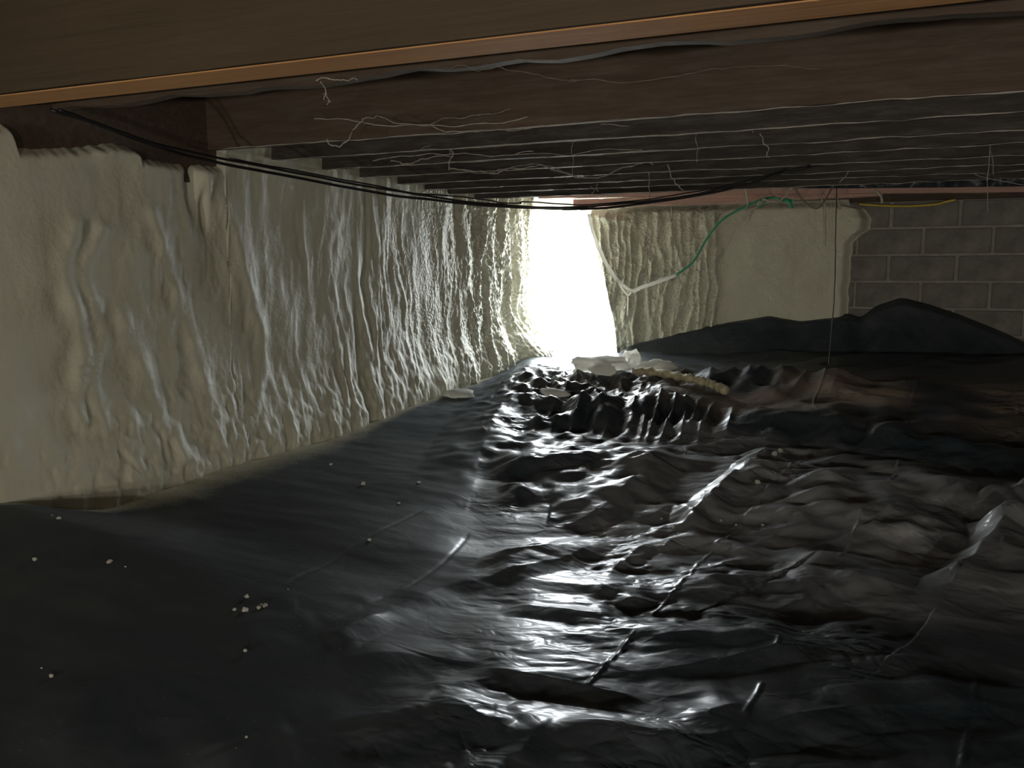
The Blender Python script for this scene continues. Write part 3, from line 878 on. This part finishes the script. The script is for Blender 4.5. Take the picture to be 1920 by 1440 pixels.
for k, (y, w, lab) in enumerate(JOISTS):
    t = empty('floor_joist', (0.02, y, H_JOIST))
    tag(t, lab, 'joist', 'floor joists overhead')
    V, F = joist(y, w, None, 0.022 if k == 1 else 0.0, 0.03 if k == 1 else 0.0)
    bo = mesh_obj('beam', V, F, M_WOOD1 if k == 0 else (M_WOOD if k < 3 else M_WOOD_SHADE), t)
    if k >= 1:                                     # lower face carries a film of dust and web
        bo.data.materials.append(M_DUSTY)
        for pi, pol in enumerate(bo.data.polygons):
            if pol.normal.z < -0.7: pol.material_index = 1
    if k >= 2:                                     # fringe of dust and old web along the lower edge
        fx = np.linspace(0.12, X_R - 0.1, 260)
        fz = H_JOIST - 0.003 + 0.006 * fbm(fx * 5, fx * 0 + k, 3, 400 + k)
        fp = np.stack([fx, y - w / 2 - 0.002 + 0.006 * fbm(fx * 0.9, fx * 0 + k, 3, 140 + k), fz], -1)
        fr_ = 0.0022 + 0.0022 * np.clip(fbm(fx * 7, fx * 0 + k, 3, 420 + k), -0.6, 2)
        tag(tube_obj('dust_fringe', [fp], [fr_], M_WEB, t, 4), 'pale fringe of dust and web')
    if k == 0:
        o = box_obj('lower_edge', (0.02, X_R, y - w / 2, y + w / 2, H_JOIST - 0.008, H_JOIST - 0.0045), M_EDGE, t)
        tag(o, 'raw orange lower edge')
# ------------------------------------------------------------------ added fill lamps in the unseen room behind
def add_fill_lamp(x, y, z, which):
    t = empty('fill_lamp', (x, y, z)); tag(t, 'added warm fill lamp in the unseen room behind the camera, ' + which, 'fill lamp', 'added fill lamps')
    tube_obj('socket', [[(x, y, zb), (x, y, z + 0.09)]], [0.02], M_CABLE, t)
    l = bpy.data.lights.new('fill_light', 'POINT'); l.energy = FILL_W; l.color = (1.0, 0.93, 0.80); l.shadow_soft_size = 0.06
    lo = bpy.data.objects.new('fill_light', l); lo.location = (0, 0, 0); COL.objects.link(lo); lo.parent = t
for bx_, which in ((1.2, 'nearest the foam wall'), (3.4, 'middle one of three'), (5.6, 'farthest from the foam wall')):
    add_fill_lamp(bx_, -2.4, 0.30, which)

# ------------------------------------------------------------------ timbers under the far end of the joists
def px_beam(name, top, bot, yp, depth, mat):
    """timber whose face shows between two lines; built on the plane y = yp"""
    n = 60
    T = spline([on(1, yp, *q) for q in top], n); B = spline([on(1, yp, *q) for q in bot], n)
    B[:, 0] = T[:, 0]
    k = 0.004 * fbm(T[:, 0] * 4, T[:, 0] * 0, 3, 66)
    V, F = [], []
    for i in range(n):
        V += [(T[i, 0], yp + k[i], T[i, 2]), (T[i, 0], yp + k[i], B[i, 2] + k[i]), (T[i, 0], yp + depth, B[i, 2]), (T[i, 0], yp + depth, T[i, 2])]
    for i in range(n - 1):
        q = i * 4
        for c in range(4):
            F.append((q + c, q + 4 + c, q + 4 + (c + 1) % 4, q + (c + 1) % 4))
    F.append((3, 2, 1, 0)); F.append(tuple((n - 1) * 4 + c for c in range(4)))
    return mesh_obj(name, V, F, mat)
tag(px_beam('ledger_beam', [(1010, 361), (1300, 353), (1600, 353), (1960, 349), (2400, 344)], [(1010, 372), (1300, 366), (1600, 363), (1960, 360), (2400, 358)], 6.80, 0.07, M_RED),
    'long reddish timber running along the top of the far wall', 'beam')
tag(px_beam('sill_board', [(1075, 374), (1300, 367), (1500, 364), (1655, 363)], [(1075, 388), (1300, 383), (1500, 374), (1655, 367)], 6.84, 0.09, M_RED),
    'shorter reddish board under the long timber, broken off above the yellow cable', 'board')

def strip(name, top, bot, yp, mat, amp=0.02):
    n, m = 90, 8
    T = spline([on(1, yp, *q) for q in top], n); B = spline([on(1, yp, *q) for q in bot], n)
    t = np.linspace(0, 1, m)[None, :, None]
    P = T[:, None, :] * (1 - t) + B[:, None, :] * t
    P[..., 1] += amp * tri_noise(P[..., 0] * 16, P[..., 2] * 14, 31) + amp * 0.5 * tri_noise(P[..., 0] * 40, P[..., 2] * 30, 32)
    o = grid_mesh(name, P, mat, smooth=False)
    return o
tag(strip('foil_strip', [(1335, 346), (1420, 343), (1500, 340)], [(1335, 354), (1420, 353), (1505, 352)], 6.76, M_FOIL), 'crumpled silvery foil tucked above the reddish timber', 'foil')
o = strip('plastic_flap', [(1500, 331), (1640, 328), (1800, 322), (1960, 318)], [(1500, 353), (1640, 352), (1800, 350), (1960, 349)], 6.84, M_SHEET, 0.015)
for an, av in (('crinkle', 0.3), ('overspray', 0.0)):
    a = o.data.attributes.new(an, 'FLOAT', 'POINT'); a.data.foreach_set('value', np.full(len(o.data.vertices), av, dtype=np.float32))
tag(o, 'strip of black plastic tucked between the joists and the long reddish timber', 'plastic sheet')

# ------------------------------------------------------------------ cables and wires
def px_path(pts, n, wob=0.0, seed=0):
    P = spline([at(u, v, d) for u, v, d in pts], n)
    if wob:
        t = np.linspace(0, n / 9.0, n)
        P = P + wob * np.stack([fbm(t, t * 0 + k * 3.3, 3, 200 + seed + k) for k in range(3)], -1)
    return P
def wire(name, pts, r, mat, label, cat, n=70, wob=0.0, seed=0, group=None, parent=None):
    o = tube_obj(name, [px_path(pts, n, wob, seed)], [r], mat, parent)
    if label: tag(o, label, cat, group)
    return o
def DJ(u, v):      # distance at which a view line meets the underside of the joists
    return float((H_JOIST + 0.004 - CAM[2]) / ray(u, v)[2])
def DY(u, v, y):   # ... or an upright plane
    return float((y - CAM[1]) / ray(u, v)[1])
def VJ(u, y):      # picture row at which a joist's underside at y shows in column u
    vs = np.arange(200, 400, 0.5)
    return float(min(vs, key=lambda v: abs(on(2, H_JOIST + 0.004, u, v)[1] - y)))
CG = 'black cables sagging below the joists'
wire('electrical_cable', [(95, 206, 2.93), (180, 233, 3.05), (265, 264, 3.22), (340, 290, 3.4), (430, 309, 3.55), (560, 334, 3.8), (700, 360, 4.0), (800, 374, 4.12), (900, 384, 4.22), (1000, 390, 4.3), (1080, 392, 4.36), (1180, 385, 4.42), (1300, 368, 4.46), (1400, 346, 4.46), (1465, 325, 4.44), (1520, 311, 4.42)],
     0.0068, M_CABLE, 'lowest and thickest of the black cables sagging from the left wall past the opening', 'cable', 110, 0.003, 1, CG)
wire('electrical_cable', [(110, 206, 2.9), (200, 236, 3.05), (300, 272, 3.26), (430, 300, 3.5), (560, 325, 3.75), (700, 351, 3.96), (800, 367, 4.08), (900, 380, 4.2), (1000, 388, 4.27), (1090, 389, 4.33), (1180, 381, 4.4), (1300, 364, 4.44), (1400, 341, 4.44), (1470, 319, 4.42)],
     0.0055, M_CABLE, 'black cable lying just above the lowest sagging one', 'cable', 110, 0.004, 2, CG)
wire('electrical_cable', [(430, 297, 3.46), (560, 321, 3.7), (690, 345, 3.9), (780, 362, 4.02), (855, 368, 4.1), (900, 374, 4.15), (940, 381, 4.18), (975, 382, 4.2), (982, 379, 4.2), (1060, 384, 4.26), (1110, 384, 4.3), (1230, 372, 4.4), (1330, 355, 4.42), (1420, 333, 4.42), (1475, 316, 4.4)],
     0.0038, M_CABLE, 'thinnest black cable, rising in a small kink beside the bright opening', 'cable', 120, 0.004, 3, CG)

gw = empty('green_wire', at(1395, 388, 5.9)); tag(gw, 'green wire hanging under the reddish timber, its lower end crusted with white foam', 'wire')
wire('wire_jacket', [(1478, 377, 5.8), (1440, 371, 5.85), (1395, 389, 5.9), (1355, 412, 5.95), (1330, 440, 6.0), (1300, 490, 6.05), (1268, 516, 6.1)], 0.0075, M_GREEN, None, None, 50, 0.002, 4, None, gw)
cp = px_path([(1272, 513, 6.1), (1240, 526, 6.15), (1205, 538, 6.2), (1185, 545, 6.25), (1158, 526, 6.3), (1140, 500, 6.4), (1124, 468, 6.5), (1112, 435, 6.55), (1104, 402, 6.6)], 70, 0.004, 5)
rr = 0.012 + 0.006 * np.abs(fbm(np.linspace(0, 18, 70), np.zeros(70), 3, 8))
c2 = px_path([(1158, 526, 6.3), (1166, 540, 6.28), (1177, 553, 6.26), (1185, 545, 6.25)], 16)
c3 = px_path([(1177, 553, 6.26), (1177, 570, 6.26), (1176, 592, 6.26)], 12)
o = tube_obj('foam_crust', [cp, c2, c3], [rr, 0.008, 0.006], M_FOAMBIT, gw); tag(o, 'crust of white foam')
wire('wire_tail', [(1452, 368, 5.82), (1438, 374, 5.8), (1428, 385, 5.8), (1424, 391, 5.8)], 0.005, M_GREEN, None, None, 16, 0, 0, None, gw)

wire('yellow_cable', [(u, v, DY(u, v, 7.02)) for u, v in ((1611, 383), (1660, 386), (1710, 386.5), (1755, 383), (1775, 378), (1792, 374.5))], 0.010, M_YELLOW, 'short length of yellow cable lying along the top of the block wall', 'cable', 40)
wire('black_string', [(1569, 322, 5.6), (1568, 400, 5.6), (1566, 500, 5.62), (1560, 610, 5.64), (1553, 692, 5.66)], 0.0032, M_CABLE, 'thin black string hanging straight down in front of the foam patch', 'string', 40, 0.004, 6)
wire('grey_wire', [(1488, 342, 5.7), (1496, 362, 5.7), (1512, 382, 5.7), (1530, 391, 5.7), (1545, 378, 5.7), (1560, 352, 5.7), (1576, 325, 5.7)], 0.006, M_GREY, 'grey wire hanging in a V under the reddish timber', 'wire', 40, 0.003, 7)
wire('pale_string', [(1536, 364, DY(1536, 364, 6.79)), (1546, 385, DY(1546, 385, 6.77)), (1548, 430, DY(1548, 430, 6.76)), (1547, 462, DY(1547, 462, 6.76))], 0.006, M_PALE, 'pale frayed string dangling in front of the foam patch', 'string', 30, 0.004, 8)
wire('pale_wire', [(1489, 346, 5.75), (1477, 362, 5.75), (1462, 376, 5.75), (1445, 378, 5.75), (1430, 373, 5.75)], 0.008, M_PALE, 'thick pale wire slanting down to the green wire', 'wire', 30, 0.006, 9)
wire('pale_wire', [(1397, 352, 5.8), (1401, 370, 5.8), (1402, 384, 5.8), (1396, 393, 5.8)], 0.005, simple('pale_green_wire', (0.45, 0.62, 0.45), 0.5), 'short pale green wire crossing the green wire', 'wire', 20)
wire('pale_wire', [(1424, 376, 5.8), (1420, 388, 5.8), (1408, 392, 5.8), (1404, 399, 5.8), (1412, 397, 5.8), (1406, 404, 5.8), (1405, 413, 5.8)], 0.006, M_PALE, 'knotted pale string hanging below the green wire', 'string', 30, 0.003, 10)
wire('pale_wire', [(u, v, DY(u, v, 6.78)) for u, v in ((1640, 357), (1649, 364), (1653, 372), (1654, 381))], 0.009, M_PALE, 'short white hooked wire end above the yellow cable', 'wire', 16)
wire('twig', [(1566, 352, DY(1566, 352, 6.79)), (1568, 366, DY(1568, 366, 6.78)), (1572, 380, DY(1572, 380, 6.77)), (1575, 392, DY(1575, 392, 6.77))], 0.007, M_PALE, 'bundle of frayed pale ends beside the black string', 'string', 16, 0.008, 12)
wire('pale_string', [(1258, 388, 6.2), (1260, 402, 6.2), (1257, 416, 6.2)], 0.006, M_PALE, 'short pale string end hanging left of the green wire', 'string', 16, 0.003, 13)

# green clip with a white tip
gc = empty('green_clip', at(1480, 378, 5.78)); tag(gc, 'small bright green plastic clip hanging at the end of the green wire', 'clip')
V, F = [], []
for pa, pb, w in (((1470, 374), (1486, 377), 0.010), ((1478, 377), (1486, 390), 0.009)):
    v, f = tube_vf([at(*pa, 5.78), at((pa[0] + pb[0]) / 2, (pa[1] + pb[1]) / 2, 5.77), at(*pb, 5.78)], w, 4, len(V)); V += v; F += f
mesh_obj('clip_body', V, F, M_GREEN, gc)
wire('white_tip', [(1486, 377, 5.76), (1492, 371, 5.76), (1494, 375, 5.76)], 0.006, M_FOAMBIT, None, None, 10, 0, 0, None, gc)

# ------------------------------------------------------------------ cobwebs
def cobweb(label, strands, mat=M_WEB):
    paths, rads = [], []
    for k, (pts, d, r) in enumerate(strands):
        n = max(14, 9 * len(pts))
        p = px_path([(q[0], q[1], d) for q in pts], n, 0.010, 300 + int(pts[0][0]) + k * 5)
        t = np.linspace(0, n / 2.5, n)
        paths.append(p); rads.append(r * (0.7 + 0.9 * np.abs(noise2(t, t * 0, int(pts[0][1])))))
    o = tube_obj('cobweb', paths, rads, mat, None, 4)
    return tag(o, label, 'cobweb', 'cobwebs under the joists')
cobweb('long dusty cobweb with a hooked tail under the widest joist face', [([(590, 224), (680, 228), (806, 238), (900, 235), (1000, 216)], 3.3, .0024), ([(678, 222), (700, 219), (722, 223), (806, 239)], 3.28, .0020), ([(682, 225), (664, 243), (645, 268), (628, 274), (612, 263)], 3.28, .0028), ([(806, 238), (850, 246), (930, 245), (1000, 240)], 3.3, .0018), ([(800, 235), (880, 218), (960, 205)], 3.3, .0014)])
cobweb('cross-shaped cobweb hanging above the foamed joist ends', [([(848, 262), (846, 290), (842, 318)], 3.9, .0034), ([(812, 253), (832, 270), (846, 286)], 3.9, .0018), ([(700, 300), (770, 291), (845, 288), (920, 290), (1000, 287)], 3.9, .0024), ([(733, 302), (765, 307), (800, 296), (846, 290)], 3.9, .0026), ([(790, 278), (815, 272), (838, 262)], 3.9, .0014)])
cobweb('thick wavy cobweb draped in loops across three joists left of centre', [([(843, 315), (880, 318), (920, 326), (950, 318), (1000, 312), (1024, 311), (1060, 326), (1090, 333), (1135, 329), (1180, 313), (1208, 303), (1226, 307)], 4.5, .0036), ([(850, 316), (890, 322), (925, 324), (960, 313), (1010, 309), (1050, 319), (1085, 331)], 4.52, .0022)])
cobweb('zigzag cobweb on the dark joists right of centre', [([(1150, 205), (1185, 197), (1210, 215), (1230, 232), (1290, 228), (1340, 232), (1370, 220), (1395, 236), (1412, 248)], 3.55, .0022), ([(1125, 232), (1210, 236), (1300, 240), (1330, 238)], 3.55, .0016), ([(1425, 250), (1436, 275), (1442, 296)], 3.7, .0026)])
cobweb('hair-thin web thread hanging straight down above the opening', [([(1073, 226), (1073, 280), (1074, 332)], 3.7, .0012)])
cobweb('hair-thin web thread hanging right of the zigzag cobweb', [([(1306, 232), (1308, 270), (1307, 306)], 3.8, .0012)])
cobweb('beaded web thread dangling in front of the rippled far foam', [([(1215, VJ(1215, 4.80)), (1217, 360), (1215, 420), (1213, 470), (1216, 530)], DJ(1215, VJ(1215, 4.80)), .0022)])
cobweb('short thick cobweb strand above the left end of the reddish timber', [([(1252, 309), (1260, 330), (1268, 345), (1280, 357)], DJ(1252, 311), .0034)])
cobweb('faint vertical cobweb near the right edge of the joists', [([(1856, 183), (1855, 250), (1852, 330), (1850, 400)], 4.0, .0022), ([(1862, 200), (1858, 260), (1862, 330)], 4.02, .0016)])
cobweb('slack cobweb strands crossing towards the right edge', [([(1700, 303), (1780, 313), (1850, 334), (1925, 346)], 5.0, .0030), ([(1720, 310), (1800, 322), (1860, 326)], 5.0, .0016)])
cobweb('curled cobweb hook on the joists above the grey wire', [([(1526, 308), (1521, 292), (1530, 284), (1543, 282)], 4.7, .0036), ([(1548, 303), (1551, 292), (1555, 302)], 4.7, .0020)])
cobweb('looped cobweb strand between the joists above the yellow cable', [([(1574, 343), (1592, 322), (1604, 308), (1617, 296), (1619, 280), (1632, 275), (1655, 277), (1667, 285)], 4.7, .0028), ([(1660, 284), (1700, 286), (1722, 291), (1726, 286)], 4.7, .0022), ([(1560, 305), (1620, 297), (1660, 286)], 4.72, .0020)])
cobweb('ragged dusty web along the joist above the green wire', [([(1240, 312), (1300, 308), (1335, 304), (1350, 310), (1400, 302), (1440, 298)], 4.75, .0032), ([(1320, 306), (1336, 312), (1370, 315), (1420, 317)], 4.75, .0022)])
cobweb('straight dusty strand stretched under the middle joists', [([(955, 291), (1060, 289), (1130, 281), (1250, 276), (1380, 272), (1440, 266)], 3.95, .0020)])
cobweb('small tattered web hanging over the bright opening', [([(1106, 348), (1112, 358), (1108, 364)], 5.2, .0024), ([(1120, 346), (1118, 356), (1123, 360)], 5.2, .0024)])
cobweb('dark matted web following the split in the wavy joist', [([(815, 130), (850, 122), (900, 127), (960, 133), (1060, 155), (1090, 148)], 2.42, .0012), ([(1068, 152), (1180, 150), (1300, 138), (1420, 124), (1540, 122)], 2.45, .0014)], M_GREY)
cobweb('frayed fibres under the orange edge, left of centre', [([(600, 155), (612, 172), (606, 186)], 2.4, .0014), ([(590, 152), (640, 150), (670, 148)], 2.4, .0018), ([(604, 176), (618, 186), (612, 196)], 2.4, .0012)])

# ------------------------------------------------------------------ foam scraps and crumbs on the sheet
def lump(name, center, size, seed, mat=M_FOAMBIT, rough=0.35, sub=3, rotz=0.0):
    bm = bmesh.new(); bmesh.ops.create_icosphere(bm, subdivisions=sub, radius=1.0)
    co = np.array([v.co for v in bm.verts])
    k = 1 + rough * fbm(co[:, 0] * 1.6 + seed, co[:, 1] * 1.6 + co[:, 2] * 1.1, 3, seed % 50)
    co = co * k[:, None]
    c, s_ = math.cos(rotz), math.sin(rotz)
    for v, p in zip(bm.verts, co):
        x_, y_, z_ = p * np.array(size)
        v.co = (x_ * c - y_ * s_, x_ * s_ + y_ * c, z_)
    me = bpy.data.meshes.new(name); bm.to_mesh(me); bm.free()
    me.polygons.foreach_set('use_smooth', [True] * len(me.polygons))
    me.materials.append(mat)
    o = bpy.data.objects.new(name, me); o.location = center; COL.objects.link(o)
    return o
def on_sheet(u, v, up):
    p = sheet_pt(u, v); p = p.copy(); p[2] = sheet_z(p[0], p[1]) + up
    return p
SG = 'foam scraps in front of the opening'
tag(lump('foam_scrap', on_sheet(1118, 698, 0.05), (0.21, 0.16, 0.055), 3, rough=0.7, rotz=0.2), 'large torn piece of white foam lying just below the bright opening', 'foam scrap', SG)
tag(lump('foam_scrap', on_sheet(1186, 690, 0.05), (0.062, 0.05, 0.07), 6, rough=0.75), 'upright white foam chunk standing at the right foot of the opening', 'foam scrap', SG)
tag(lump('foam_scrap', on_sheet(1232, 694, 0.03), (0.12, 0.06, 0.035), 9, rough=0.5, rotz=-0.2), 'white foam piece behind the near end of the foam-crusted stick', 'foam scrap', SG)
tag(lump('foam_scrap', on_sheet(1040, 742, 0.02), (0.13, 0.05, 0.025), 13, rough=0.3, rotz=-0.5), 'thin wedge of foam lying on the wrinkled sheet left of the pleats', 'foam scrap', SG)
tag(lump('foam_scrap', on_sheet(862, 742, 0.01), (0.10, 0.13, 0.035), 17, rough=0.25, rotz=0.9), 'flat leaf of foam peeling off at the foot of the left wall', 'foam scrap', SG)
# foam-crusted stick
sp = [on_sheet(u, v, 0.035) for u, v in ((1188, 706), (1230, 712), (1290, 722), (1330, 732), (1362, 744))]
sp = spline(sp, 60)
sp[:, 2] = np.linspace(sp[0, 2], sp[-1, 2], 60) + 0.02 * np.sin(np.linspace(0, math.pi, 60))
srad = 0.026 + 0.012 * fbm(np.linspace(0, 16, 60), np.zeros(60), 3, 4)
tag(tube_obj('foam_stick', [sp], [srad], simple('stick_foam', (0.55, 0.50, 0.33), 0.8, 0.35, 30, 0.8, 60), None, 9), 'long stick crusted with yellowish foam lying across the sheet near the opening', 'stick')

CR = [(65, 1051, 9), (205, 1056, 9), (440, 1145, 7), (460, 1147, 12), (485, 1143, 8), (497, 1138, 9), (463, 1121, 8), (96, 1270, 9), (460, 1223, 8), (693, 1015, 8), (681, 909, 9), (786, 906, 6), (462, 1384, 6),
      (1452, 855, 12), (1463, 849, 9), (1420, 907, 10), (1352, 977, 6), (1430, 986, 6), (540, 1107, 4), (235, 1064, 4), (110, 974, 7), (98, 968, 4), (78, 1256, 4), (490, 1135, 5), (1506, 1186, 5), (748, 945, 5), (620, 872, 5), (1240, 975, 5), (1262, 990, 5), (1380, 985, 5)]
cm = None
for k, (u, v, px) in enumerate(CR):
    p = sheet_pt(u, v)
    dist = float(np.dot(p - CAM, _f))
    r = 0.5 * px / FPX * dist
    o = lump('foam_crumb', (p[0], p[1], sheet_z(p[0], p[1]) + r * 0.6), (r, r * random.uniform(.7, 1.3), r * .8), 20 + k, sub=2, rough=0.5)
    if 430 < u < 505 and 1115 < v < 1150: lab, grp = 'pale foam crumb in the tight cluster on the smooth sheet at lower left', 'cluster of foam crumbs'
    elif 1440 < u < 1470 and v < 860: lab, grp = 'pale foam crumb of the pair at the foot of the dark step, right of centre', 'pair of foam crumbs'
    elif u < 860: lab, grp = 'lone pale foam crumb on the smooth left part of the sheet', 'lone crumbs on the smooth sheet'
    else: lab, grp = 'lone pale foam crumb among the folds right of centre', 'lone crumbs among the folds'
    tag(o, lab, 'foam crumb', grp)
